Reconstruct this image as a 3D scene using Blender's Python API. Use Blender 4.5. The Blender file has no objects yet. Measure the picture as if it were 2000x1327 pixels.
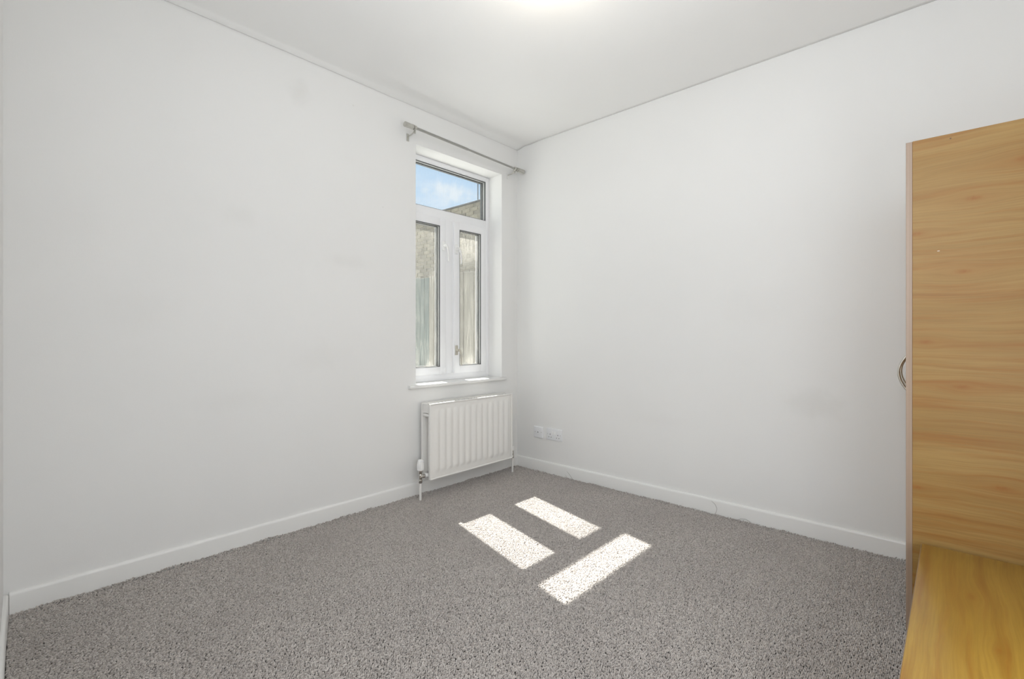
import bpy, bmesh, math, random
import numpy as np
from mathutils import Vector, Matrix, noise as mnoise
random.seed(7); np.random.seed(7)
PI = math.pi
S = bpy.context.scene
C = S.collection

# ------------------------------------------------------------------ camera
cam_d = bpy.data.cameras.new('camera'); cam = bpy.data.objects.new('camera', cam_d); C.objects.link(cam)
cam_d.sensor_width = 36.0; cam_d.lens = 942.0 / 2000 * 36
cam_d.shift_y = -0.00375; cam_d.clip_start = 0.01; cam_d.clip_end = 200
CAM = Vector((2.5697, -2.8538, 1.035))
cam.location = CAM; cam.rotation_euler = (PI/2, 0, math.atan2(.677, .736))
S.camera = cam

# ------------------------------------------------------------------ colour management
S.view_settings.view_transform = 'Standard'; S.view_settings.look = 'None'
S.view_settings.gamma = 1.0; S.view_settings.use_curve_mapping = False
S.view_settings.exposure = 0.0
S.cycles.use_denoising = True
S.cycles.max_bounces = 14; S.cycles.diffuse_bounces = 9; S.cycles.transparent_max_bounces = 16
S.cycles.sample_clamp_indirect = 6.0
try: S.cycles.caustics_reflective = False; S.cycles.caustics_refractive = False
except Exception: pass

# ------------------------------------------------------------------ node helper
class G:
    def __init__(s, nt): s.nt = nt; s.n = nt.nodes; s.l = nt.links
    def new(s, t, **k):
        x = s.n.new(t)
        for a, b in k.items(): setattr(x, a, b)
        return x
    def put(s, sock, v):
        if v is None: return
        if isinstance(v, bpy.types.NodeSocket): s.l.new(v, sock)
        else: sock.default_value = v
    def math(s, op, a, b=None, c=None, clamp=False):
        x = s.new('ShaderNodeMath', operation=op); x.use_clamp = clamp
        for i, v in enumerate((a, b, c)): s.put(x.inputs[i], v)
        return x.outputs[0]
    def noise(s, vec, scale, detail=4, rough=.5, dist=0.0):
        x = s.new('ShaderNodeTexNoise'); s.put(x.inputs['Vector'], vec)
        x.inputs['Scale'].default_value = scale; x.inputs['Detail'].default_value = detail
        x.inputs['Roughness'].default_value = rough; x.inputs['Distortion'].default_value = dist
        return x.outputs['Fac']
    def mapr(s, v, a, b, c=0.0, d=1.0, smooth=False):
        x = s.new('ShaderNodeMapRange'); x.clamp = True
        if smooth: x.interpolation_type = 'SMOOTHSTEP'
        for i, w in enumerate((v, a, b, c, d)): s.put(x.inputs[i], w)
        return x.outputs[0]
    def mix(s, f, a, b, bt='MIX'):
        x = s.new('ShaderNodeMix', data_type='RGBA', blend_type=bt)
        s.put(x.inputs[0], f); s.put(x.inputs[6], a); s.put(x.inputs[7], b); return x.outputs[2]
    def pos(s): return s.new('ShaderNodeNewGeometry').outputs['Position']
    def objc(s): return s.new('ShaderNodeTexCoord').outputs['Object']
    def xyz(s, v):
        x = s.new('ShaderNodeSeparateXYZ'); s.l.new(v, x.inputs[0]); return x.outputs
    def comb(s, a, b, c):
        x = s.new('ShaderNodeCombineXYZ')
        for i, v in enumerate((a, b, c)): s.put(x.inputs[i], v)
        return x.outputs[0]
    def scale(s, v, t):
        x = s.new('ShaderNodeVectorMath', operation='MULTIPLY'); s.put(x.inputs[0], v); x.inputs[1].default_value = t
        return x.outputs[0]
    def bump(s, h, strength=.2, dist=.002):
        x = s.new('ShaderNodeBump'); s.put(x.inputs['Height'], h)
        x.inputs['Strength'].default_value = strength; x.inputs['Distance'].default_value = dist
        return x.outputs['Normal']

def mat(name, col=(.8, .8, .8), rough=.5, metal=0.0, spec=None):
    m = bpy.data.materials.new(name); m.use_nodes = True
    g = G(m.node_tree); b = m.node_tree.nodes['Principled BSDF']
    b.inputs['Base Color'].default_value = (*col, 1); b.inputs['Roughness'].default_value = rough
    b.inputs['Metallic'].default_value = metal
    if spec is not None: b.inputs['Specular IOR Level'].default_value = spec
    return m, g, b

# ------------------------------------------------------------------ world: pale blue sky with small white clouds
SKY_GAIN = 1.05
w = bpy.data.worlds.new('sky'); S.world = w; w.use_nodes = True
g = G(w.node_tree); bg = w.node_tree.nodes['Background']
tc = g.new('ShaderNodeTexCoord').outputs['Generated']
x, y, z = g.xyz(tc)
el = g.mapr(z, 0.0, .75)
base = g.mix(el, (.70, .84, .93, 1), (.33, .56, .88, 1))
den = g.math('ADD', g.math('MAXIMUM', z, 0.0), .18)
cv = g.comb(g.math('DIVIDE', x, den), g.math('DIVIDE', y, den), 0.0)
cn = g.noise(cv, 1.15, 7, .55, .3)
cl = g.mapr(cn, .52, .72, 0, .85, True)
base = g.mix(cl, base, (.90, .93, .97, 1))
# the small cumulus seen in the top light of the window
CD = Vector((-.677-.128*.736, .736-.128*.677, .296)).normalized(); CR = Vector((.736, .677, 0)).normalized()
nv = g.new('ShaderNodeVectorMath', operation='NORMALIZE'); g.put(nv.inputs[0], tc)
dt = g.new('ShaderNodeVectorMath', operation='DOT_PRODUCT'); g.put(dt.inputs[0], nv.outputs[0]); dt.inputs[1].default_value = CR
u_ = g.math('DIVIDE', g.math('SUBTRACT', dt.outputs['Value'], CD.dot(CR)), .050)
v_ = g.math('DIVIDE', g.math('SUBTRACT', z, CD.z), .017)
v_ = g.math('ADD', v_, g.math('MULTIPLY', u_, .25))
rr = g.math('ADD', g.math('MULTIPLY', u_, u_), g.math('MULTIPLY', v_, v_))
rr = g.math('ADD', rr, g.math('MULTIPLY', g.math('SUBTRACT', g.noise(tc, 42, 6, .6), .5), 3.2))
ahead = g.math('GREATER_THAN', g.math('MULTIPLY', x, -1.0), 0.2)
base = g.mix(g.math('MULTIPLY', ahead, g.mapr(rr, 1.6, -.3, 0, .80, True)), base, (.86, .90, .93, 1))
below = g.mapr(z, -.06, 0.0)
base = g.mix(below, (.30, .30, .29, 1), base)
g.put(bg.inputs['Color'], base); bg.inputs['Strength'].default_value = SKY_GAIN

# ------------------------------------------------------------------ sun
sd = bpy.data.lights.new('sun', 'SUN'); sun = bpy.data.objects.new('sun', sd); C.objects.link(sun)
sd.energy = 23.0; sd.color = (1, .965, .90); sd.angle = math.radians(.53)
sun.rotation_euler = Vector((.745, -.19, -1)).to_track_quat('-Z', 'Y').to_euler()
sun.location = (-4, 1, 6)

# ------------------------------------------------------------------ room pendant and added fill lamps
LAMP = Vector((1.35, -1.30, 2.37))
pl = bpy.data.lights.new('pendant_bulb_light', 'POINT'); plo = bpy.data.objects.new('pendant_bulb_light', pl); C.objects.link(plo)
plo.location = LAMP; pl.energy = 2.2; pl.color = (1, .88, .70); pl.shadow_soft_size = .09
al = bpy.data.lights.new('near_wall_fill', 'AREA'); alo = bpy.data.objects.new('near_wall_fill', al); C.objects.link(alo)  # added fill by the near wall, standing in for an unseen doorway
al.shape = 'RECTANGLE'; al.size = .75; al.size_y = 1.2; al.energy = 20.0; al.color = (.925, .96, 1.01)
alo.location = (2.25, -2.885, 1.75); alo.rotation_euler = Vector((.0371, 1, 0)).to_track_quat('-Z', 'Z').to_euler()
bl = bpy.data.lights.new('back_wall_fill', 'AREA'); blo = bpy.data.objects.new('back_wall_fill', bl); C.objects.link(blo)  # invented fill lamp at the back wall, which has no window
bl.shape = 'RECTANGLE'; bl.size = 1.0; bl.size_y = 1.6; bl.energy = 23.5; bl.color = (.925, .96, 1.01)
blo.location = (3.03, -2.3, .9); blo.rotation_euler = Vector((-1, 0, .2)).to_track_quat('-Z', 'Z').to_euler()
# added fill: unseen upward disk, brightens the room off the ceiling
fl = bpy.data.lights.new('uplight_fill', 'AREA'); flo = bpy.data.objects.new('uplight_fill', fl); C.objects.link(flo)
fl.shape = 'DISK'; fl.size = .5; fl.energy = 3.6; fl.color = (.93, .97, 1.0)
flo.location = (1.6, -1.6, 1.5); flo.rotation_euler = (PI, 0, 0)
# sky portal in the window opening (guides sampling only)
pd = bpy.data.lights.new('window_portal', 'AREA'); po = bpy.data.objects.new('window_portal', pd); C.objects.link(po)
pd.shape = 'RECTANGLE'; pd.size = 1.56; pd.size_y = .86; pd.cycles.is_portal = True
po.location = (-.20, -.59, 1.5); po.rotation_euler = (0, -PI/2, 0)

# ------------------------------------------------------------------ geometry helpers
def setp(o, label=None, category=None, group=None, kind=None):
    if label: o['label'] = label
    if category: o["category"] = category
    if group: o['group'] = group
    if kind: o['kind'] = kind
    return o
def obj(name, bm, m, parent=None, smooth=False, **k):
    me = bpy.data.meshes.new(name)
    bmesh.ops.recalc_face_normals(bm, faces=bm.faces)
    bm.to_mesh(me); bm.free()
    for mm in (m if isinstance(m, (list, tuple)) else [m]): me.materials.append(mm)
    if smooth:
        for p in me.polygons: p.use_smooth = True
        try: me.set_sharp_from_angle(angle=math.radians(40))
        except Exception: pass
    o = bpy.data.objects.new(name, me); C.objects.link(o)
    if parent is not None:
        o.parent = parent; o.location = -world_loc(parent)
    return setp(o, **k)
def world_loc(o):
    v = Vector(o.location)
    while o.parent is not None: o = o.parent; v = v + Vector(o.location)
    return v
def empty(name, loc, **k):
    o = bpy.data.objects.new(name, None); C.objects.link(o); o.location = loc; o.empty_display_size = .05
    return setp(o, **k)
def box(bm, x0, x1, y0, y1, z0, z1, bev=0.0, seg=2, mi=0):
    t = bmesh.new()
    r = bmesh.ops.create_cube(t, size=1)
    for v in t.verts:
        v.co = Vector(((x0+x1)/2 + v.co.x*(x1-x0), (y0+y1)/2 + v.co.y*(y1-y0), (z0+z1)/2 + v.co.z*(z1-z0)))
    if bev > 0:
        bmesh.ops.bevel(t, geom=list(t.edges), offset=bev, segments=seg, affect='EDGES', profile=.5, clamp_overlap=True)
    for f in t.faces: f.material_index = mi
    merge(bm, t)
def merge(bm, t):
    me = bpy.data.meshes.new('tmp'); t.to_mesh(me); t.free(); bm.from_mesh(me); bpy.data.meshes.remove(me)
def ring_frame(t, axis):  # orthonormal frame around direction t
    up = Vector((0, 0, 1)) if abs(t.z) < .9 else Vector((1, 0, 0))
    a = t.cross(up).normalized(); b = t.cross(a).normalized(); return a, b
def tube(bm, pts, rads, n=12, cap=True, flat=1.0):
    pts = [Vector(p) for p in pts]
    if not isinstance(rads, (list, tuple)): rads = [rads]*len(pts)
    rings = []; prev = None
    for i, p in enumerate(pts):
        t = (pts[min(i+1, len(pts)-1)] - pts[max(i-1, 0)]).normalized()
        if prev is None: a, b = ring_frame(t, None)
        else:
            a = (prev - t*prev.dot(t)).normalized(); b = t.cross(a)
        prev = a
        rings.append([bm.verts.new(p + (a*math.cos(2*PI*k/n) + b*flat*math.sin(2*PI*k/n))*rads[i]) for k in range(n)])
    for r, q in zip(rings, rings[1:]):
        for k in range(n): bm.faces.new((r[k], r[(k+1) % n], q[(k+1) % n], q[k]))
    if cap: bm.faces.new(rings[0]); bm.faces.new(rings[-1])
def lathe(bm, base, axis, prof, n=20):  # prof: (distance along axis, radius)
    base = Vector(base); axis = Vector(axis).normalized(); a, b = ring_frame(axis, None)
    rings = [[bm.verts.new(base + axis*h + (a*math.cos(2*PI*k/n) + b*math.sin(2*PI*k/n))*max(r, 1e-4)) for k in range(n)] for h, r in prof]
    for r, q in zip(rings, rings[1:]):
        for k in range(n): bm.faces.new((r[k], r[(k+1) % n], q[(k+1) % n], q[k]))
    bm.faces.new(rings[0]); bm.faces.new(rings[-1])

# ------------------------------------------------------------------ materials
def wall_mat(name, col, smudges=(), rough=.75):
    m, g, b = mat(name, col, rough, spec=.25)
    p = g.pos()
    n = g.noise(p, 1.3, 3, .5); c = g.mix(g.mapr(n, .3, .7), (*[v*.975 for v in col], 1), (*col, 1))
    for (sx, sy, sz, rx, rz, k) in smudges:   # scuffs and greasy marks on the paint
        dx = g.new('ShaderNodeVectorMath', operation='SUBTRACT'); g.put(dx.inputs[0], p); dx.inputs[1].default_value = (sx, sy, sz)
        q = g.scale(dx.outputs[0], (1/rx, 1/rx, 1/rz))
        L = g.new('ShaderNodeVectorMath', operation='LENGTH'); g.put(L.inputs[0], q)
        wob = g.math('ADD', L.outputs['Value'], g.math('MULTIPLY', g.math('SUBTRACT', g.noise(p, 14, 3), .5), 1.0))
        c = g.mix(g.mapr(wob, 1.15, .1, 0, k*.55, True), c, (*[v*f for v, f in zip(col, (.80, .79, .77))], 1))
    g.put(b.inputs['Base Color'], c)
    h = g.math('ADD', g.noise(p, 220, 3, .6), g.math('MULTIPLY', g.noise(p, 9, 2), 3.0))
    g.put(b.inputs['Normal'], g.bump(h, .12, .0015))
    return m
M = {}
PAINT = (.80, .80, .79)
M['wall_w'] = wall_mat('white_wall_paint_window_side', PAINT,
    [(0, -1.73, 2.332, .07, .09, .45), (0, -2.02, 1.62, .10, .07, .25), (0, -1.45, 1.46, .16, .05, .3), (0, -1.62, .92, .20, .10, .22), (0, -2.4, 1.15, .16, .12, .16),
     (0, -1.222, 1.819, .006, .006, 1.0), (0, -1.42, 2.37, .006, .006, 1.0), (0, -2.05, .72, .25, .06, .16)])
M['wall_r'] = wall_mat('white_wall_paint_socket_side', PAINT, [(2.04, 0, .685, .17, .10, .55), (1.75, 0, 1.2, .25, .12, .12), (1.2, 0, .5, .3, .05, .12)])
M['wall'] = wall_mat('white_wall_paint', PAINT)
M['ceiling'] = wall_mat('white_ceiling_paint', (.86, .86, .85))
M['gloss'], g, b = mat('white_gloss_woodwork', (.80, .80, .785), .32)
g.put(b.inputs['Normal'], g.bump(g.noise(g.pos(), 30, 3), .08, .001))
M['upvc'], _, _ = mat('white_plastic_window_frame', (.84, .845, .86), .28)
M['gasket'], _, _ = mat('dark_grey_rubber_gasket', (.10, .105, .105), .5)
M['bead'], _, _ = mat('grey_plastic_bead', (.42, .42, .41), .5)
M['spacer'], _, _ = mat('aluminium_glazing_spacer', (.62, .62, .60), .35, .6)
M['enamel'], _, _ = mat('white_radiator_enamel', (.80, .79, .765), .3)
M['chrome'], _, _ = mat('chrome', (.72, .70, .67), .16, 1.0)
M['valve'], _, _ = mat('white_valve_plastic', (.83, .83, .82), .35)
M['rod'], _, _ = mat('brushed_grey_metal', (.36, .355, .335), .34, .75)
M['rod2'], _, _ = mat('satin_nickel_metal', (.55, .54, .50), .28, .85)
M['plast'], _, _ = mat('white_socket_plastic', (.80, .81, .83), .25)
M['dark'], _, _ = mat('dark_socket_hole', (.015, .015, .015), .6)
M['steel'], _, _ = mat('satin_steel_handle', (.62, .59, .53), .3, .9)
M['thread'], _, _ = mat('grey_yarn', (.22, .20, .19), .9)
M['concrete'], g, b = mat('grey_concrete_yard', (.30, .29, .27), .9)
g.put(b.inputs['Base Color'], g.mix(g.noise(g.pos(), 3, 6), (.46, .455, .44, 1), (.60, .595, .575, 1)))
M['render'], g, b = mat('weathered_outer_render', (.5, .49, .45), .9)
g.put(b.inputs['Base Color'], g.mix(g.noise(g.pos(), 2, 6), (.42, .41, .37, 1), (.56, .55, .51, 1)))
M['mortar'], g, b = mat('pale_mortar', (.36, .34, .29), .95)
def rnd_mat(name, c0, c1, rough, streak=None):
    m, g, b = mat(name, c0, rough)
    r = g.new('ShaderNodeObjectInfo').outputs['Random']
    c = g.mix(r, (*c0, 1), (*c1, 1))
    p = g.pos()
    if streak: n = g.noise(g.scale(p, streak), 6, 5, .65)
    else: n = g.noise(p, 11, 5, .6)
    c = g.mix(g.mapr(n, .35, .75, 0, .55), c, (*[v*.45 for v in c0], 1))
    g.put(b.inputs['Base Color'], c); g.put(b.inputs['Normal'], g.bump(n, .4, .006))
    return m
M['brick'] = rnd_mat('buff_stock_brick', (.34, .30, .225), (.22, .195, .155), .9)
M['coping'] = rnd_mat('weathered_coping_stone', (.13, .13, .125), (.15, .15, .145), .9)
M['plank'] = rnd_mat('teal_grey_weathered_board', (.060, .090, .092), (.10, .125, .115), .85, (3, 3, .35))
M['plank_b'] = rnd_mat('bleached_grey_board', (.14, .132, .11), (.19, .18, .15), .85, (3, 3, .35))
M['mast'], _, _ = mat('dull_grey_mast', (.16, .17, .18), .6)

# window glass: clear with rain streaks and limescale film as real surface dirt, plus a painted sky haze
def glass_mat(name, amount, streak, base_film, tint=(.90, .93, .94)):
    m = bpy.data.materials.new(name); m.use_nodes = True; g = G(m.node_tree)
    for n in list(g.n):
        if n.type != 'OUTPUT_MATERIAL': g.n.remove(n)
    out = [n for n in g.n][0]
    p = g.pos(); X, Y, Z = g.xyz(p)
    tr = g.new('ShaderNodeBsdfTransparent'); tr.inputs[0].default_value = (*tint, 1)
    gl = g.new('ShaderNodeBsdfGlossy'); gl.inputs['Roughness'].default_value = .02; gl.inputs['Color'].default_value = (1, 1, 1, 1)
    lw = g.new('ShaderNodeFresnel'); lw.inputs['IOR'].default_value = 1.45
    ms = g.new('ShaderNodeMixShader'); g.put(ms.inputs[0], lw.outputs[0]); g.put(ms.inputs[1], tr.outputs[0]); g.put(ms.inputs[2], gl.outputs[0])
    warp = g.math('MULTIPLY', g.math('SUBTRACT', g.noise(p, 22, 3), .5), .012)
    sv = g.comb(0.0, g.math('ADD', Y, warp), g.math('MULTIPLY', Z, .055))
    s1 = g.noise(sv, 120, 4, .7); s2 = g.noise(sv, 380, 3, .6)
    st = g.math('ADD', g.math('MULTIPLY', s1, .65), g.math('MULTIPLY', s2, .35))
    st = g.mapr(st, .44, .66, 0, 1, True)
    patch = g.mapr(g.noise(g.scale(p, (1, 1, .55)), 7, 4, .6), .35, .7, 0, 1, True)
    film = g.math('MULTIPLY', g.math('MULTIPLY', st, g.math('ADD', g.math('MULTIPLY', patch, .7), .3)), streak)
    # limescale blooms towards the bottom of each pane
    lime = g.math('MULTIPLY', g.mapr(Z, .81, .95, 1, 0, True), g.mapr(g.noise(g.scale(p, (1, 1, .4)), 16, 4), .42, .62, 0, .45, True))
    if amount:   # sky reflection painted as a milky haze high on the right-hand casement
        sky_haze = g.math('MULTIPLY', g.math('MULTIPLY', g.mapr(Z, 1.52, 1.70, 0, 1, True), g.mapr(Y, -.56, -.53)), g.mapr(g.noise(g.scale(p, (1, 1, .3)), 30, 4), .25, .6, .07, .20))
        film = g.math('ADD', film, sky_haze)
    f = g.math('ADD', g.math('ADD', film, base_film), g.math('MULTIPLY', lime, amount), clamp=True)
    df = g.new('ShaderNodeBsdfDiffuse'); df.inputs[0].default_value = (.62, .61, .55, 1)
    tl = g.new('ShaderNodeBsdfTranslucent'); tl.inputs[0].default_value = (.62, .61, .56, 1)
    md = g.new('ShaderNodeMixShader'); md.inputs[0].default_value = .45; g.put(md.inputs[1], df.outputs[0]); g.put(md.inputs[2], tl.outputs[0])
    mf = g.new('ShaderNodeMixShader'); g.put(mf.inputs[0], f); g.put(mf.inputs[1], ms.outputs[0]); g.put(mf.inputs[2], md.outputs[0])
    g.l.new(mf.outputs[0], out.inputs['Surface'])
    return m
M['glass_top'] = glass_mat('rain_marked_glass', 0.0, .10, .01)
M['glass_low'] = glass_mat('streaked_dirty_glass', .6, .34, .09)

# carpet
M['carpet_base'], _, _ = mat('dark_carpet_backing', (.10, .092, .085), 1.0, spec=0)
m, g, b = mat('taupe_loop_pile', (.3, .28, .26), .62, spec=.5); M['loop'] = m
r = g.new('ShaderNodeObjectInfo').outputs['Random']
c = g.mix(g.mapr(r, 0, 1), (.185, .158, .137, 1), (.515, .475, .442, 1))
n = g.noise(g.pos(), 700, 2); c = g.mix(g.mapr(n, .35, .65, 0, .7), c, (.52, .485, .455, 1))
c = g.mix(g.mapr(g.noise(g.pos(), 2.2, 3), .4, .7, 0, .25), c, (.30, .27, .25, 1))
g.put(b.inputs['Base Color'], c)
try: b.inputs['Sheen Weight'].default_value = .5
except Exception: pass

# wood laminates. u runs along the grain, v across it
def wood(name, c_light, c_mid, c_dark, ax, knots=(), rough=.5, vs=20.0, us=.9, wavy=.011, coat=0.0):
    m, g, b = mat(name, c_mid, rough)
    p = g.pos(); P = g.xyz(p); u = P[ax[0]]; v = P[ax[1]]; t = P[3-ax[0]-ax[1]]
    v0 = v
    for (ku, kv, s, a) in knots:            # grain flows round each knot
        du = g.math('DIVIDE', g.math('SUBTRACT', u, ku), s*2.6); dv = g.math('DIVIDE', g.math('SUBTRACT', v0, kv), s)
        r2 = g.math('ADD', g.math('MULTIPLY', du, du), g.math('MULTIPLY', dv, dv))
        e = g.math('EXPONENT', g.math('MULTIPLY', r2, -1.0))
        v = g.math('SUBTRACT', v, g.math('MULTIPLY', g.math('MULTIPLY', e, dv), s*a))
    lo = g.noise(g.comb(g.math('MULTIPLY', u, 1.6), g.math('MULTIPLY', v0, 3.0), t), 1.0, 3)
    v = g.math('ADD', v, g.math('MULTIPLY', g.math('SUBTRACT', lo, .5), wavy*6))
    vec = g.comb(g.math('MULTIPLY', u, us), g.math('MULTIPLY', v, vs), g.math('MULTIPLY', t, us))
    broad = g.noise(vec, 1.0, 3, .5)
    fine = g.noise(g.comb(g.math('MULTIPLY', u, us*5), g.math('MULTIPLY', v, vs*11), t), 1.0, 4, .65)
    c = g.mix(g.mapr(broad, .40, .66), (*c_light, 1), (*c_mid, 1))
    c = g.mix(g.mapr(g.noise(vec, 2.1, 4, .6), .46, .68, 0, .9), c, (*c_dark, 1))
    c = g.mix(g.mapr(fine, .42, .68, 0, .45), c, (*[k*.72 for k in c_mid], 1))
    for (ku, kv, s, a) in knots:
        du = g.math('DIVIDE', g.math('SUBTRACT', u, ku), s*.62); dv = g.math('DIVIDE', g.math('SUBTRACT', v0, kv), s*.24)
        r2 = g.math('ADD', g.math('MULTIPLY', du, du), g.math('MULTIPLY', dv, dv))
        r2 = g.math('ADD', r2, g.math('MULTIPLY', g.math('SUBTRACT', g.noise(p, 130, 3), .5), 1.4))
        c = g.mix(g.math('MULTIPLY', g.math('EXPONENT', g.math('MULTIPLY', g.math('MAXIMUM', r2, 0.0), -1.0)), .85), c, (*[k*q for k, q in zip(c_dark, (.95, .85, .7))], 1))
        du = g.math('DIVIDE', g.math('SUBTRACT', u, ku), s*3.5); dv = g.math('DIVIDE', g.math('SUBTRACT', v0, kv), s*.8)
        r2 = g.math('ADD', g.math('MULTIPLY', du, du), g.math('MULTIPLY', dv, dv))
        c = g.mix(g.math('MULTIPLY', g.math('EXPONENT', g.math('MULTIPLY', r2, -1.0)), .35), c, (*c_dark, 1))
    g.put(b.inputs['Base Color'], c)
    g.put(b.inputs['Normal'], g.bump(fine, .08, .0005))
    if coat: b.inputs['Coat Weight'].default_value = coat; b.inputs['Coat Roughness'].default_value = .15
    return m
KN = [(2.613, 1.473, .030, .9), (2.472, 1.379, .028, .8), (2.588, 1.242, .030, .9), (2.496, 1.014, .024, .8), (2.586, .869, .032, .9),
      (2.474, .523, .022, .8), (2.675, .562, .030, .9), (2.725, 1.572, .035, .9)]
WL, WM_, WD = (.335, .203, .058), (.290, .165, .040), (.270, .115, .017)
M['oak_h'] = wood('wardrobe_oak_laminate', WL, WM_, WD, (0, 2), KN)
M['oak_v'] = wood('wardrobe_door_oak_laminate', WL, WM_, WD, (2, 1), [(.6, -.55, .03, .9), (1.3, -.2, .03, .9)])
M['oak_t'] = wood('wardrobe_top_oak_laminate', WL, WM_, WD, (0, 1))
M['edge'] = wood('beige_edge_band', (.36, .265, .195), (.335, .24, .172), (.31, .215, .15), (2, 0), rough=.4, vs=160, us=.4, wavy=0)
M['honey'] = wood('honey_cabinet_laminate', (.37, .222, .034), (.32, .180, .023), (.27, .120, .013), (1, 0),
                  [(-1.10, 2.60, .030, .8), (-1.36, 2.64, .018, .7)], rough=.34, vs=22, us=1.0, wavy=.010, coat=.2)
M['honey_v'] = wood('honey_cabinet_front_laminate', (.37, .222, .034), (.32, .180, .023), (.27, .120, .013), (2, 1), rough=.34, vs=17, us=1.3)
M['plinth'], _, _ = mat('dark_brown_plinth', (.12, .07, .04), .6)
M['back'], _, _ = mat('hardboard_back', (.45, .33, .2), .8)

# ================================================================== ROOM SHELL
H = 2.606; XR = 3.06
WY0, WY1, WZ0, WZ1 = -.98, -.177, .716, 2.275   # opening in the window wall
FX = -.138                                       # room face of the window frame
NEAR = lambda x: -2.815 - .0371*x                # the wall beside the camera runs slightly out of square

bm = bmesh.new()   # window wall, 0.30 thick, as four solid pieces round the opening
T = -.206
box(bm, T, 0, -3.05, WY0, -.12, H+.1); box(bm, T, 0, WY1, .12, -.12, H+.1)
box(bm, T, 0, WY0, WY1, WZ1, H+.1); box(bm, T, 0, WY0, WY1, -.12, WZ0-.022)
bmesh.ops.remove_doubles(bm, verts=bm.verts, dist=1e-5)
obj('wall_left', bm, M['wall_w'], kind='structure')
bm = bmesh.new(); box(bm, 0, XR+.12, 0, .12, -.12, H+.1); obj('wall_right', bm, M['wall_r'], kind='structure')
bm = bmesh.new(); box(bm, XR, XR+.12, -3.06, 0, -.12, H+.1); obj('wall_back', bm, M['wall'], kind='structure')
bm = bmesh.new()
q = [(0, NEAR(0)), (XR, NEAR(XR)), (XR, -3.06), (0, -3.06)]
lo = [bm.verts.new((a, b_, -.12)) for a, b_ in q]; hi = [bm.verts.new((a, b_, H+.1)) for a, b_ in q]
bm.faces.new(lo); bm.faces.new(hi)
for i in range(4): bm.faces.new((lo[i], lo[(i+1) % 4], hi[(i+1) % 4], hi[i]))
obj('wall_near', bm, M['wall'], kind='structure')
# ceiling: old plaster, slightly uneven, with a soft hand-run cove over the window
bm = bmesh.new(); nx, ny = 150, 120
xs = [XR*(i/nx)**1.7 for i in range(nx+1)]; ys = [-3.06*(j/ny) for j in range(ny+1)]
vs = []
for x_ in xs:
    row = []
    for y_ in ys:
        k = min(1, max(0, (y_+1.75)/.7)); k = k*k*(3-2*k)
        wv = .010*mnoise.noise(Vector((x_*.9, y_*1.1, 0)))*min(1, -y_/.7)*min(1, x_/.5)
        cove = k*(.014*math.exp(-(x_/.05)**1.5) + .0045*math.exp(-((x_-.15)/.05)**2)) + (1-k)*.012*math.exp(-(x_/.03)**1.5)
        cor = .004*math.exp(-((x_**2+y_**2)**.5/.08)**2)
        row.append(bm.verts.new((x_, y_, H + wv - cove - cor)))
    vs.append(row)
for i in range(nx):
    for j in range(ny): bm.faces.new((vs[i][j], vs[i][j+1], vs[i+1][j+1], vs[i+1][j]))
co = obj('ceiling', bm, M['ceiling'], smooth=True, kind='structure')
so = co.modifiers.new('thickness', 'SOLIDIFY'); so.thickness = .08; so.offset = -1
bm = bmesh.new(); box(bm, -.0, XR, -3.06, 0, -.12, -.006); obj('floor', bm, M['carpet_base'], kind='structure')

# baseboards (profile with a rounded top edge)
def skirting(name, a, b_, nrm, h=.088, th=.013):
    a = Vector((*a, 0)); b_ = Vector((*b_, 0)); n = Vector((*nrm, 0)).normalized()
    prof = [(0.0004, -.006), (th, -.006), (th, h-.012), (th-.0012, h-.0065), (th-.004, h-.0025), (th-.0075, h-.0003), (.0004, h)]
    bm = bmesh.new(); N = 24; rows = []
    for i in range(N+1):
        p = a.lerp(b_, i/N); wob = .0012*math.sin(i*1.3+len(name))
        rows.append([bm.verts.new(p + n*(d + (wob if d > .001 else 0)) + Vector((0, 0, z_))) for d, z_ in prof])
    for r0, r1 in zip(rows, rows[1:]):
        for k in range(len(prof)): bm.faces.new((r0[k], r0[(k+1) % len(prof)], r1[(k+1) % len(prof)], r1[k]))
    bm.faces.new(rows[0]); bm.faces.new(rows[-1])
    return obj(name, bm, M['gloss'], kind='structure', smooth=True)
skirting('baseboard_left', (0, -2.80), (0, -.0145), (1, 0))
skirting('baseboard_right', (0.0, 0), (XR-.002, 0), (0, -1))
skirting('baseboard_near', (0.014, NEAR(.014)), (XR-.002, NEAR(XR)), (.0371, 1))
skirting('baseboard_back', (XR, -.015), (XR, -2.90), (-1, 0))

# window board (sill) with nosing and horns
win = empty('window_1', (FX, (WY0+WY1)/2, WZ0), kind='structure')
bm = bmesh.new()
box(bm, FX-.06, .001, WY0+.001, WY1-.001, WZ0-.020, WZ0, 0)
box(bm, .001, .026, WY0-.062, WY1+.032, WZ0-.020, WZ0, .004, 2)
obj('window_sill', bm, M['gloss'], win, smooth=True)

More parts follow.
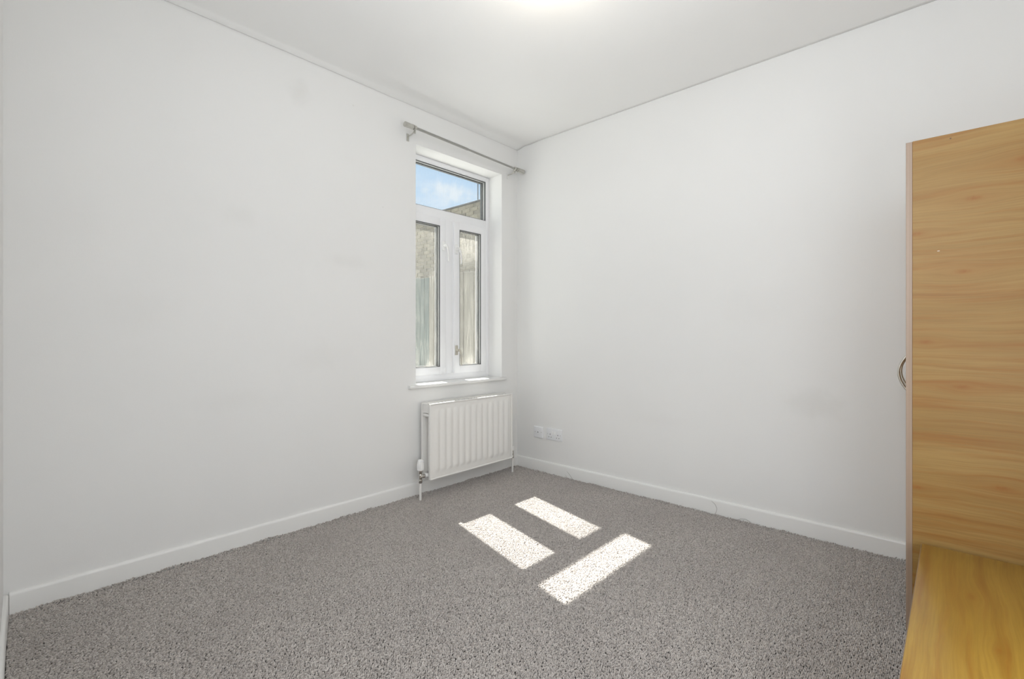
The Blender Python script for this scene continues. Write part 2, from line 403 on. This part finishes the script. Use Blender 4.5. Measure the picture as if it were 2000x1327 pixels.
# uPVC frame: sits behind the plaster reveal on the left
OY0, OY1, OZ0, OZ1 = -1.02, WY1-.0005, WZ0, WZ1-.0005
GX = FX-.034      # glass plane
bm = bmesh.new(); fw = .034; b_ = .003
x0, x1 = FX-.062, FX
def frame_rect(bm, x0, x1, y0, y1, z0, z1, wl, wr, wb, wt, bev=.003):
    box(bm, x0, x1, y0, y0+wl, z0, z1, bev); box(bm, x0, x1, y1-wr, y1, z0, z1, bev)
    box(bm, x0, x1-.0004, y0+wl-.002, y1-wr+.002, z0, z0+wb, bev); box(bm, x0, x1-.0004, y0+wl-.002, y1-wr+.002, z1-wt, z1, bev)
frame_rect(bm, x0, x1, OY0, OY1, OZ0, OZ1, .050, .033, .048, .030)
box(bm, x0, x1-.0006, OY0+.048, OY1-.031, 1.868, 1.930, .003)          # transom
box(bm, x0, x1-.0008, -.622, -.545, OZ0+.046, 1.870, .003)             # mullion
obj('window_frame', bm, M['upvc'], win, smooth=True)
# glazing: outer gasket line, pale bead, inner gasket round the glass, then the sealed pane
def pane_set(parent, y0, y1, z0, z1, xf, gx, glass, gl_name):
    d = xf-gx
    bm = bmesh.new(); frame_rect(bm, gx+d*.55, xf-.0010, y0, y1, z0, z1, .0030, .0036, .0016, .0055, 0)
    obj('glazing_gasket', bm, M['gasket'], parent)
    bm = bmesh.new(); frame_rect(bm, gx, gx+d*.55, y0+.001, y1-.001, z0+.001, z1-.001, .0042, .0042, .003, .0030, 0)
    obj('glazing_bead', bm, M['bead'], parent)
    bm = bmesh.new(); sp = .0075
    frame_rect(bm, gx-.026, gx-.004, y0+.002, y1-.002, z0+.002, z1-.002, sp, sp, sp, sp, 0)
    obj('glazing_spacer', bm, M['gasket'], parent)
    bm = bmesh.new(); box(bm, gx-.003, gx-.001, y0+.002, y1-.002, z0+.002, z1-.002)
    for f in [f for f in bm.faces if abs(f.normal.x) < .5 or f.normal.x < 0]: bm.faces.remove(f)
    obj(gl_name, bm, glass, parent)
# fixed top light
bm = bmesh.new(); frame_rect(bm, FX-.036, FX-.002, OY0+.049, OY1-.031, 1.929, OZ1-.029, .014, .007, .006, .008, .0015)
tl = obj('top_light_rebate', bm, M['upvc'], win, smooth=True)
pane_set(win, OY0+.062, -.2145, 1.9345, 2.2385, FX, FX-.028, M['glass_top'], 'window_pane')
# two opening casements, proud of the frame
def casement(y0, y1, hinge):
    bm = bmesh.new(); z0_, z1_ = .760, 1.872; xa, xb = FX-.05, FX+.012
    sw = .054
    frame_rect(bm, xa, xb, y0, y1, z0_, z1_, sw, sw, sw, sw, .003)
    s = obj('casement_sash', bm, M['upvc'], win, smooth=True)
    i0, i1, j0, j1 = y0+sw, y1-sw, z0_+sw, z1_-sw
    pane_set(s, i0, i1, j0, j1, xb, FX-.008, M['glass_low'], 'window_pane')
    return s
sashL = casement(-.985, -.624, 0)
sashR = casement(-.548, -.222, 1)
# espagnolette handles: rose on the sash, neck and cranked lever
def handle(parent, y, z, side, m, tilt=0.0):
    bm = bmesh.new(); xb = FX+.012
    box(bm, xb, xb+.009, y-.013, y+.013, z-.032, z+.038, .004, 3)
    tube(bm, [(xb+.005, y, z+.004), (xb+.022, y, z+.004), (xb+.034, y, z+.002)], [.0095, .0085, .009], 14)
    L = [(xb+.032, y, z+.012), (xb+.040, y+side*.004, z-.004), (xb+.043, y+side*.010+tilt*.2, z-.03), (xb+.044, y+side*.013+tilt*.6, z-.07), (xb+.043, y+side*.014+tilt, z-.108)]
    tube(bm, L, [.008, .0095, .0085, .0075, .0065], 12, flat=.7)
    return obj('window_handle', bm, m, parent, smooth=True)
handle(sashL, -.648, 1.675, 1, M['valve'])
handle(sashR, -.530, 1.665, 1, M['valve'])
M['old_handle'], _, _ = mat('yellowed_handle_plastic', (.50, .475, .41), .4)
hd = handle(sashR, -.528, .925, 1, M['old_handle']); hd['label'] = 'yellowed lower window handle'

# ================================================================== RADIATOR (double panel)
RY0, RY1, RZ0, RZ1 = -.968, -.200, .122, .602
rad = empty('radiator', (.09, (RY0+RY1)/2, RZ0), label='white double-panel radiator with vertical flutes below the window', category='radiator')
def rad_panel(name, xf, back):
    n_fl = 13; nu, nv = n_fl*12, 44
    mar = .030; pitch = (RY1-RY0-2*mar)/n_fl
    def zsamp(j):
        t = j/nv; return RZ0 + (RZ1-RZ0)*(t - .0*math.sin(2*PI*t))
    bm = bmesh.new(); rows = []
    sgn = -1 if back else 1
    for i in range(nu+1):
        y_ = RY0+mar + (RY1-RY0-2*mar)*i/nu
        ph = (y_-(RY0+mar))/pitch; a = .5-.5*math.cos(2*PI*ph)          # 1 mid channel
        a = a**.7
        r_ = []
        for j in range(nv+1):
            z_ = zsamp(j); e = min(z_-RZ0, RZ1-z_)
            k = min(1, max(0, (e-.035)/.028)); k = k*k*(3-2*k)
            r_.append((y_, z_, a*k*.0075))
        rows.append(r_)
    # outer flat border columns
    first = [(RY0+.005, z_, 0) for (_, z_, _) in rows[0]]; last = [(RY1-.005, z_, 0) for (_, z_, _) in rows[0]]
    e0 = [(RY0, z_, -.004) for (_, z_, _) in rows[0]]; e1 = [(RY1, z_, -.004) for (_, z_, _) in rows[0]]
    rows = [[(RY0, z_, -.012) for (_, z_, _) in rows[0]], e0, first] + rows + [last, e1, [(RY1, z_, -.012) for (_, z_, _) in rows[0]]]
    V = []
    for r_ in rows:
        col = []
        y_, z_, d = r_[0]; col.append(bm.verts.new((xf-sgn*.012-sgn*.002, y_, RZ0-.0005)))
        for j, (y_, z_, d) in enumerate(r_):
            rr = -.004 if j in (0, nv) else 0
            col.append(bm.verts.new((xf - sgn*.0075 + sgn*min(d, d+rr) if d >= 0 else xf - sgn*.0075 + sgn*d, y_, z_)))
        col.append(bm.verts.new((xf-sgn*.012-sgn*.002, r_[-1][0], RZ1+.0005)))
        V.append(col)
    for c0, c1 in zip(V, V[1:]):
        for j in range(len(c0)-1): bm.faces.new((c0[j], c0[j+1], c1[j+1], c1[j]))
    # back sheet closing the panel
    xb = xf - sgn*.016
    q = [bm.verts.new((xb, RY0+.001, RZ0)), bm.verts.new((xb, RY1-.001, RZ0)), bm.verts.new((xb, RY1-.001, RZ1)), bm.verts.new((xb, RY0+.001, RZ1))]
    bm.faces.new(q)
    o = obj(name, bm, M['enamel'], rad, smooth=True)
    bm = bmesh.new()      # rolled rim
    rx0, rx1 = (xf-.016, xf+.0) if not back else (xf, xf+.016)
    for (a, c_) in (((RY0+.004), None), ((RY1-.004), None)):
        tube(bm, [(xf-sgn*.006, a, RZ0+.003), (xf-sgn*.006, a, RZ1-.003)], .0055, 10)
    for zz in (RZ0+.003, RZ1-.003):
        tube(bm, [(xf-sgn*.006, RY0+.004, zz), (xf-sgn*.006, RY1-.004, zz)], .0055, 10)
    obj('panel_rim', bm, M['enamel'], o, smooth=True)
    return o
rad_panel('front_panel', .137, False)
rad_panel('rear_panel', .040, True)
bm = bmesh.new()          # convector fins between the panels
for k in range(24):
    y_ = RY0+.04 + k*(RY1-RY0-.08)/23
    box(bm, .058, .119, y_-.0005, y_+.0005, RZ0+.04, RZ1-.06)
f_ = obj('convector_fins', bm, M['enamel'], rad); f_['kind'] = 'stuff'
bm = bmesh.new()          # slotted top cover
NS = 26
box(bm, .058, .066, RY0+.004, RY1-.004, RZ1-.016, RZ1-.004, .001); box(bm, .111, .119, RY0+.004, RY1-.004, RZ1-.016, RZ1-.004, .001)
for k in range(NS+1):
    y_ = RY0+.006 + k*(RY1-RY0-.018)/NS
    box(bm, .064, .113, y_, y_+.010, RZ1-.010, RZ1-.005)
obj('top_grille', bm, M['enamel'], rad, smooth=True)
for yy in (RY0+.002, RY1-.004):
    bm = bmesh.new()
    box(bm, .055, .122, yy, yy+.002, RZ1-.060, RZ1-.006, .0005)   # upper end plate
    obj('end_plate', bm, M['enamel'], rad)
for ya in (RY0+.012, RY1-.012):
    for zc in (RZ1-.075, RZ0+.025):
        bm = bmesh.new(); tube(bm, [(.05, ya, zc), (.128, ya, zc)], .0105, 14); obj('cross_pipe', bm, M['enamel'], rad, smooth=True)
for yy in (RY0+.14, RY1-.14):
    bm = bmesh.new(); box(bm, .0005, .045, yy-.014, yy+.014, RZ0+.03, RZ1-.05, .002); obj('wall_bracket', bm, M['enamel'], rad)
# thermostatic valve on the left
vy, vx = -1.012, .093
v = empty('valve', (vx, vy, 0)); v.parent = rad; v.location = Vector((vx, vy, .15)) - world_loc(rad)
bm = bmesh.new()
lathe(bm, (vx, vy, .186), (0, 0, 1), [(0, .014), (.004, .0195), (.030, .0215), (.050, .0205), (.060, .0175), (.0665, .015), (.070, .010)], 24)
for k in range(12):
    a = 2*PI*k/12; lathe(bm, (vx+.0208*math.cos(a), vy+.0208*math.sin(a), .192), (0, 0, 1), [(0, .0016), (.03, .002), (.042, .0012)], 6)
obj('valve_head', bm, M['valve'], v, smooth=True)
bm = bmesh.new(); box(bm, vx+.004, vx+.0212, vy-.012, vy+.012, .243, .249, .001); obj('dial_band', bm, M['plast'], v)
bm = bmesh.new()
lathe(bm, (vx, vy, .108), (0, 0, 1), [(0, .0105), (.003, .0125), (.018, .0125), (.020, .0100), (.026, .0095), (.030, .0115), (.052, .0115), (.056, .0100), (.062, .0145), (.079, .0145), (.081, .012)], 18)
lathe(bm, (vx, vy, .148), (0, 1, 0), [(0, .0105), (.018, .0105), (.019, .0135), (.030, .0135), (.031, .009), (.034, .009)], 18)
obj('valve_body', bm, M['chrome'], v, smooth=True)
bm = bmesh.new(); lathe(bm, (vx, vy+.033, .148), (0, 1, 0), [(0, .0125), (.004, .0145), (.016, .0145), (.018, .0105), (.034, .0105)], 8)
obj('tail_nut', bm, M['valve'], v, smooth=True)
bm = bmesh.new(); tube(bm, [(vx, vy, .112), (vx, vy, -.004)], .0078, 16); obj('supply_pipe', bm, M['enamel'], rad, smooth=True)
# lockshield on the right
ly = -.156
v2 = empty('lockshield_valve', (.093, ly, .12)); v2.parent = rad; v2.location = Vector((.093, ly, .12)) - world_loc(rad)
bm = bmesh.new(); lathe(bm, (.093, ly, .165), (0, 0, 1), [(0, .013), (.004, .0145), (.026, .0135), (.033, .010), (.035, .004)], 18); obj('valve_cap', bm, M['valve'], v2, smooth=True)
bm = bmesh.new(); lathe(bm, (.093, ly, .108), (0, 0, 1), [(0, .0105), (.003, .0125), (.016, .0125), (.02, .0095), (.03, .0115), (.052, .0115), (.058, .012)], 16)
lathe(bm, (.093, ly, .148), (0, -1, 0), [(0, .0105), (.018, .0105), (.019, .0135), (.030, .0135), (.031, .010), (.055, .010)], 16)
obj('valve_body', bm, M['chrome'], v2, smooth=True)
bm = bmesh.new(); tube(bm, [(.093, ly, .112), (.093, ly, -.004)], .0078, 16); obj('return_pipe', bm, M['enamel'], rad, smooth=True)

# ================================================================== CURTAIN ROD
rod = empty('curtain_rod', (.08, -.58, 2.325), label='thin grey metal curtain rod with ribbed end finials mounted above the window', category='curtain rod')
za, zb = 2.336, 2.317
def rp(y_): return (.08, y_, za + (zb-za)*(y_+1.042)/(.918))
bm = bmesh.new(); tube(bm, [rp(-1.045), rp(-.6)], .0085, 16); obj('outer_tube', bm, M['rod'], rod, smooth=True)
bm = bmesh.new(); tube(bm, [rp(-.602), rp(-.10)], .0068, 16); obj('inner_tube', bm, M['rod'], rod, smooth=True)
for (ys_, ye, d) in ((-1.047, -1.122, -1), (-.098, -.012, 1)):
    bm = bmesh.new(); L = abs(ye-ys_)
    pr = [(0, .009), (.002, .015), (.006, .015), (.008, .010), (.012, .010), (.014, .0165)]
    k = .016
    while k < L-.008: pr += [(k, .0165), (k+.004, .0165), (k+.005, .0150), (k+.007, .0150)]; k += .008 if d > 0 else .05
    pr += [(L-.003, .0165), (L-.001, .0150), (L, .012)]
    lathe(bm, rp(ys_), (0, d, 0), pr, 22); obj('finial', bm, M['rod2'], rod, smooth=True)
for yb in (-1.043, -.113):
    c_ = rp(yb); bm = bmesh.new()
    lathe(bm, (c_[0], yb-.007, c_[2]), (0, 1, 0), [(0, .0125), (.0015, .0145), (.0125, .0145), (.014, .0125)], 20)
    tube(bm, [(.080, yb, c_[2]-.012), (.066, yb, c_[2]-.024), (.040, yb, c_[2]-.032), (.003, yb, c_[2]-.033)], [.0055, .0045, .004, .004], 12)
    lathe(bm, (.078, yb, c_[2]-.034), (0, 0, 1), [(0, .004), (.002, .006), (.010, .006), (.02, .004)], 12)
    o = obj('bracket_arm', bm, M['rod2'], rod, smooth=True)
    bm = bmesh.new(); box(bm, .0004, .004, yb-.009, yb+.009, c_[2]-.062, c_[2]-.014, .0015)
    for zz in (c_[2]-.056, c_[2]-.021): lathe(bm, (.0035, yb, zz), (1, 0, 0), [(0, .003), (.0015, .003), (.002, .002)], 10)
    obj('bracket_plate', bm, M['gloss'] if yb > -.5 else M['rod2'], rod, smooth=True)

# ================================================================== SOCKETS on the right wall
def plate(name, x0, x1, z0, z1, **k):
    t = empty(name, ((x0+x1)/2, 0, z0), **k)
    bm = bmesh.new(); box(bm, x0, x1, -.010, -.0003, z0, z1, .0035, 3); obj('face_plate', bm, M['plast'], t, smooth=True); return t
s = plate('wall_socket_plate', .181, .270, .256, .342, label='small square white aerial outlet plate with one dark centre hole', category='socket')
bm = bmesh.new(); lathe(bm, (.226, -.0095, .300), (0, -1, 0), [(0, .008), (.0015, .008), (.002, .0045), (.0045, .0045)], 18); p_ = obj('coax_port', bm, M['plast'], s, smooth=True)
bm = bmesh.new(); lathe(bm, (.226, -.0135, .300), (0, -1, 0), [(0, .0038), (.0008, .0038)], 14); obj('port_hole', bm, M['dark'], p_)
for xx in (.196, .256):
    bm = bmesh.new(); lathe(bm, (xx, -.0098, .300), (0, -1, 0), [(0, .0036), (.0006, .0034)], 14); box(bm, xx-.003, xx+.003, -.0108, -.0103, .2995, .3005)
    obj('screw', bm, M['rod2'], s)
s = plate('double_socket', .303, .449, .256, .342, label='white double power socket with two rocker switches, beside the square outlet', category='socket')
for cx_ in (.340, .412):
    for (dx, dz, w_, h_) in ((0, .011, .0045, .008), (-.011, -.010, .0065, .004), (.011, -.010, .0065, .004)):
        bm = bmesh.new(); box(bm, cx_+dx-w_/2, cx_+dx+w_/2, -.0106, -.0098, .288+dz-h_/2, .288+dz+h_/2); obj('pin_hole', bm, M['dark'], s)
for cx_ in (.3675, .3845):
    bm = bmesh.new(); box(bm, cx_-.0055, cx_+.0055, -.0145, -.009, .300, .322, .0015, 2); obj('rocker_switch', bm, M['valve'], s, smooth=True)
for xx in (.318, .434):
    bm = bmesh.new(); lathe(bm, (xx, -.0098, .300), (0, -1, 0), [(0, .0034), (.0006, .0032)], 14); obj('screw', bm, M['rod2'], s)

# ================================================================== WARDROBE (side panel towards the camera)
wy0, wy1 = -.730, -.016; dx0, dx1 = 2.4445, 2.4615; wx1 = 2.985; WH = 1.694
wr = empty('wardrobe', ((dx0+wx1)/2, (wy0+wy1)/2, 0), label='tall oak-effect wardrobe seen side-on with a bow handle on its door edge', category='wardrobe')
bm = bmesh.new(); box(bm, dx1+.0004, wx1, wy0, wy0+.018, .0, WH, .0007, 1); sp_ = obj('side_panel', bm, M['oak_h'], wr)
bm = bmesh.new(); box(bm, dx1+.0004, wx1, wy1-.018, wy1, .0, WH, .0007, 1); obj('side_panel', bm, M['oak_h'], wr)
bm = bmesh.new(); box(bm, dx1+.0004, wx1, wy0+.0185, wy1-.0185, WH-.0185, WH-.0005); obj('top_panel', bm, M['oak_t'], wr)
bm = bmesh.new(); box(bm, dx1+.02, wx1, wy0+.0185, wy1-.0185, .06, .078); obj('bottom_panel', bm, M['oak_t'], wr)
bm = bmesh.new(); box(bm, dx1+.03, dx1+.046, wy0+.0185, wy1-.0185, 0, .0595); obj('plinth', bm, M['plinth'], wr)
bm = bmesh.new(); box(bm, wx1-.006, wx1-.002, wy0+.0185, wy1-.0185, .079, WH-.019); obj('back_panel', bm, M['back'], wr)
mid = (wy0+wy1)/2
for (a, c_, hy) in ((wy0+.0005, mid-.0015, mid-.050), (mid+.0015, wy1-.0005, mid+.050)):
    d = empty('door', (dx0, a, .03)); d.parent = wr; d.location = Vector((dx0, a, .03)) - world_loc(wr)
    bm = bmesh.new(); box(bm, dx0+.0006, dx1, a+.0012, c_-.0012, .0302, WH-.0012); obj('door_board', bm, M['oak_v'], d)
    # edge banding: two fine strips wrap the board edge
    bm = bmesh.new()
    box(bm, dx0, dx1, a, a+.0012, .029, WH-.001, .0004, 1); box(bm, dx0, dx1, c_-.0012, c_, .029, WH-.001, .0004, 1)
    obj('edge_band', bm, M['edge'], d, label='pinkish beige edge band')
    hz0, hz1 = .808, .972; bm = bmesh.new(); pts = []
    for i in range(25):
        t = i/24; pts.append((dx0 - .040*math.sin(PI*t)**.8 if 0 < t < 1 else dx0, hy, hz0 + (hz1-hz0)*t))
    tube(bm, pts, [.0052]+[.0046]*23+[.0052], 12)
    obj('handle', bm, M['steel'], d, smooth=True, label='slim satin metal bow handle')
# small details seen on the side: screw hole by the top edge, paint fleck, hinge-side screw
bm = bmesh.new(); lathe(bm, (2.5575, wy0+.0004, 1.678), (0, -1, 0), [(0, .0023), (.0008, .0023), (.0010, .0018)], 12); obj('screw', bm, M['plinth'], wr, label='dark screw head by the top edge')
bm = bmesh.new(); box(bm, 2.5250, 2.5310, wy0-.0008, wy0+.0002, 1.3140, 1.3154, .0003); obj('paint_fleck', bm, M['valve'], wr, label='white paint fleck')

# ================================================================== LOW CABINET (lower right)
cx0, cx1, cy0, cy1, ch = 2.487, 2.985, -1.86, -.7615, .347
lc = empty('low_cabinet', ((cx0+cx1)/2, (cy0+cy1)/2, 0), label='low cabinet with a glossy honey wood-effect top against the wardrobe side', category='cabinet')
bm = bmesh.new(); box(bm, cx0, cx1, cy0, cy1, ch-.022, ch, .0016, 2); obj('cabinet_top', bm, M['honey'], lc, smooth=True)
bm = bmesh.new(); box(bm, cx0+.003, cx1-.002, cy0+.004, cy0+.020, .0, ch-.0225); obj('side_panel', bm, M['honey_v'], lc)
bm = bmesh.new(); box(bm, cx0+.003, cx1-.002, cy1-.020, cy1-.004, .0, ch-.0225); obj('side_panel', bm, M['honey_v'], lc)
bm = bmesh.new(); box(bm, cx1-.012, cx1-.004, cy0+.021, cy1-.021, .03, ch-.0225); obj('back_panel', bm, M['back'], lc)
bm = bmesh.new(); box(bm, cx0+.03, cx0+.045, cy0+.021, cy1-.021, 0, .045); obj('plinth', bm, M['plinth'], lc)
bm = bmesh.new(); box(bm, cx0-.0008, cx0-.0001, cy0+.001, cy1-.001, ch-.021, ch-.0006); obj('edge_band', bm, M['edge'], lc, label='pale edge band')
cm = (cy0+cy1)/2
for a, c_ in ((cy0+.022, cm-.002), (cm+.002, cy1-.022)):
    bm = bmesh.new(); box(bm, cx0+.005, cx0+.021, a, c_, .048, ch-.026, .001, 1); obj('drawer_front', bm, M['honey_v'], lc)

# ================================================================== CARPET: woven loop pile in rows parallel to the window wall
def tuft_nodes():
    ng = bpy.data.node_groups.new('carpet_pile', 'GeometryNodeTree')
    ng.interface.new_socket('Geometry', in_out='INPUT', socket_type='NodeSocketGeometry')
    ng.interface.new_socket('Geometry', in_out='OUTPUT', socket_type='NodeSocketGeometry')
    N, L = ng.nodes, ng.links
    gi = N.new('NodeGroupInput'); go = N.new('NodeGroupOutput')
    ico = N.new('GeometryNodeMeshIcoSphere'); ico.inputs['Radius'].default_value = 1.0; ico.inputs['Subdivisions'].default_value = 2
    tr = N.new('GeometryNodeTransform'); tr.inputs['Scale'].default_value = (.00225, .0040, .0038)
    L.new(ico.outputs[0], tr.inputs['Geometry'])
    sm = N.new('GeometryNodeSetShadeSmooth'); L.new(tr.outputs[0], sm.inputs[0])
    ms = N.new('GeometryNodeSetMaterial'); ms.inputs['Material'].default_value = M['loop']; L.new(sm.outputs[0], ms.inputs[0])
    iop = N.new('GeometryNodeInstanceOnPoints')
    L.new(gi.outputs[0], iop.inputs['Points']); L.new(ms.outputs[0], iop.inputs['Instance'])
    def rv(t, a, b_, seed):
        r = N.new('FunctionNodeRandomValue'); r.data_type = t
        i = 0 if t == 'FLOAT_VECTOR' else 2
        r.inputs[i].default_value = a; r.inputs[i+1].default_value = b_
        r.inputs['Seed'].default_value = seed; return r.outputs[0 if t == 'FLOAT_VECTOR' else 1]
    L.new(rv('FLOAT_VECTOR', (-.55, -.5, -.85), (.55, .5, .85), 3), iop.inputs['Rotation'])
    L.new(rv('FLOAT_VECTOR', (.75, .7, .7), (1.3, 1.3, 1.35), 5), iop.inputs['Scale'])
    L.new(iop.outputs[0], go.inputs[0])
    return ng
px_, py_ = .0051, .0069
X = np.arange(.016, XR-.015, px_); Y = np.arange(-2.90, -.016, py_)
XX, YY = np.meshgrid(X, Y, indexing='ij')
YY = YY + (np.arange(len(X)) % 2)[:, None]*py_/2
XX = XX + np.random.normal(0, .0008, XX.shape) + .0012*np.sin(YY*7+XX*3); YY = YY + np.random.normal(0, .0011, YY.shape)
ZZ = np.random.normal(-.0008, .0009, XX.shape) + .0012*np.sin(XX*2.1+1)*np.sin(YY*1.7)
# frayed, lifted edge along the skirtings
ed = np.minimum(XX-.013, -.013-YY)
fr = np.exp(-(ed/.014)**2)
ragg = np.sin(YY*23+1)*np.sin(YY*9.1) + np.sin(XX*19)*np.sin(XX*7.7+2)
ZZ += fr*(.004 + .005*np.maximum(0, ragg) + np.random.rand(*XX.shape)*.005)
keep = (YY > -2.815-.0371*XX+.015) & (YY < -.014) & (XX < XR-.014)
keep &= ~((XX > 2.50) & (YY > -1.82) & (YY < -.79)) | (XX < 2.50)
keep &= ~((XX > 2.53) & (YY > -.70))
pts = np.stack([XX[keep], YY[keep], ZZ[keep]], 1)
me = bpy.data.meshes.new('carpet'); me.vertices.add(len(pts)); me.vertices.foreach_set('co', pts.astype(np.float32).ravel()); me.update()
me.materials.append(M['loop'])
cp = bpy.data.objects.new('carpet', me); C.objects.link(cp)
setp(cp, label='taupe grey loop-pile fitted carpet covering the whole floor', category='carpet', kind='stuff')
gm = cp.modifiers.new('pile', 'NODES'); gm.node_group = tuft_nodes()

# loose yarn ends pulled up against the right skirting
def thread(pts, label, r=.0009):
    bm = bmesh.new(); tube(bm, pts, [r]*(len(pts)-1)+[r*.5], 6)
    o = obj('carpet_thread', bm, M['thread'], smooth=True, label=label, category='thread', group='loose carpet threads'); return o
thread([(.555, -.020, -.002), (.545, -.018, .012), (.525, -.017, .032), (.497, -.016, .054)], 'straight dark loose carpet thread against the skirting nearest the sockets')
thread([(.515, -.020, -.002), (.50, -.019, .014), (.478, -.017, .028)], 'short faint carpet thread just left of the straight dark one', .0006)
thread([(1.545, -.021, -.002), (1.556, -.018, .02), (1.560, -.017, .04), (1.550, -.016, .062), (1.528, -.016, .078)], 'tall curled loose carpet thread halfway along the right skirting', .0008)
thread([(1.670, -.022, 0), (1.690, -.019, .016), (1.715, -.018, .020), (1.738, -.02, .012), (1.745, -.024, 0)], 'low arched loose carpet thread right of the tall curled one', .0008)

# ================================================================== CEILING PENDANT (just above the frame, source of the warm glow)
pen = empty('pendant_lamp', (LAMP.x, LAMP.y, H), label='small white ceiling pendant lamp holder above the middle of the room', category='lamp')
bm = bmesh.new(); lathe(bm, (LAMP.x, LAMP.y, H+.01), (0, 0, -1), [(0, .045), (.012, .045), (.028, .030), (.036, .010)], 24); obj('ceiling_rose', bm, M['valve'], pen, smooth=True)
bm = bmesh.new(); tube(bm, [(LAMP.x, LAMP.y, H-.02), (LAMP.x, LAMP.y, LAMP.z+.12)], .003, 8); obj('cord', bm, M['valve'], pen)
bm = bmesh.new(); lathe(bm, (LAMP.x, LAMP.y, LAMP.z+.13), (0, 0, -1), [(0, .008), (.01, .018), (.05, .019), (.055, .016)], 18); obj('lamp_holder', bm, M['valve'], pen, smooth=True)

# ================================================================== OUTSIDE: yard, board fence, brick wall
bm = bmesh.new(); box(bm, -14, -.21, -8, 8, -.20, -.06); obj('ground', bm, M['concrete'], kind='structure')
# unseen white wall, added to bounce daylight in through the window
M['bounce_white'], g, b = mat('white_bounce_render', (.80, .80, .78), .9)
g.put(b.inputs['Normal'], g.bump(g.noise(g.pos(), 60, 3), .3, .004))
bm = bmesh.new(); box(bm, -7.0, -.21, -3.3, -3.0, -.06, 4.6)
obj('wall_bounce', bm, M['bounce_white'], kind='structure')
# teal-grey board fence at y = 2.2
FY = 2.2; FH = 2.04
fe = empty('board_fence', (-3.8, FY, -.06), label='weathered board fence, part teal and part bleached grey, behind the lower panes', category='fence')
bm = bmesh.new()
for z_ in (.35, 1.0, 1.7): box(bm, -6.6, -1.2, FY+.022, FY+.06, z_, z_+.08)
obj('rail', bm, M['plank'], fe)
proto = {}; nb = 44
for i in range(nb):
    x_ = -6.6 + i*.1225
    kb = 'plank' if x_ < -3.92 else 'plank_b'
    if kb not in proto:
        bm = bmesh.new(); box(bm, -.0565, .0565, -.010, .010, 0, FH+.06, .003, 1)
        me0 = bpy.data.meshes.new('board'); bm.to_mesh(me0); bm.free(); me0.materials.append(M[kb]); proto[kb] = me0
    o = bpy.data.objects.new('board', proto[kb]); C.objects.link(o); o.parent = fe
    o.location = Vector((x_, FY+random.uniform(-.006, .006), -.06+random.uniform(-.03, .0))) - Vector(fe.location)
    o.rotation_euler = (0, random.uniform(-.006, .006), random.uniform(-.03, .03))
    if kb == 'plank': o['label'] = 'teal-grey board'
# stock brick wall at y = 3.5
BY = 3.5; BT = 3.60; BX0, BX1 = -9.0, -.6
bw = empty('brick_wall', (-4.8, BY, -.06), label='buff stock brick wall with coping seen behind the fence through the window', category='wall')
bm = bmesh.new(); box(bm, BX0, BX1, BY+.008, BY+.215, -.06, BT); obj('mortar_core', bm, M['mortar'], bw)
def brick_mesh():
    bm = bmesh.new(); box(bm, -.107, .107, -.004, .02, -.0325, .0325, .004, 1)
    m_ = bpy.data.meshes.new('brick'); bm.to_mesh(m_); bm.free(); m_.materials.append(M['brick']); return m_
bmesh_b = brick_mesh(); far = bmesh.new(); cand = []
rowi = 0; z_ = -.04
while z_ < BT-.03:
    x_ = BX0 + .11 + (.1125 if rowi % 2 else 0)
    while x_ < BX1-.11:
        cand.append((x_, z_)); x_ += .225
    z_ += .075; rowi += 1
def seen(x_, z_): return -6.35 < x_ < -3.75 and z_ > 2.10
vis = [c_ for c_ in cand if seen(*c_)]
vis.sort(key=lambda c_: -c_[1]); vis = vis[:300]; vs_ = set(vis)
for (x_, z_) in vis:
    o = bpy.data.objects.new('brick', bmesh_b); C.objects.link(o); o.parent = bw
    o.location = Vector((x_, BY+random.uniform(-.004, .003), z_)) - Vector(bw.location)
    o.rotation_euler = (0, random.uniform(-.012, .012), random.uniform(-.012, .012))
for (x_, z_) in cand:
    if (x_, z_) in vs_: continue
    dy = random.uniform(-.004, .003)
    a = [far.verts.new((x_+sx*.107, BY+dy+yy, z_+sz*.0325)) for yy in (-.004, .012) for sx, sz in ((-1, -1), (1, -1), (1, 1), (-1, 1))]
    far.faces.new(a[:4])
    for k in range(4): far.faces.new((a[k], a[(k+1) % 4], a[4+(k+1) % 4], a[4+k]))
o = obj('brickwork', far, M['brick'], bw); o['kind'] = 'stuff'
for k in range(14):
    bm = bmesh.new(); x_ = BX0 + k*.6; box(bm, x_+.002, x_+.598, BY-.018, BY+.23, BT, BT+.030, .004, 1)
    obj('coping_stone', bm, M['coping'], bw)
am = empty('aerial_mast', (-4.268, BY+.1, BT+.030), label='thin grey aerial mast standing on top of the brick wall', category='mast')
bm = bmesh.new(); tube(bm, [(-4.268, BY+.1, BT+.030), (-4.268, BY+.1, BT+.62)], .011, 10); obj('pole', bm, M['mast'], am, smooth=True)
bm = bmesh.new(); box(bm, -4.318, -4.218, BY+.06, BY+.14, BT+.030, BT+.045, .002, 1); obj('foot_plate', bm, M['mast'], am)
bpy.context.view_layer.update()
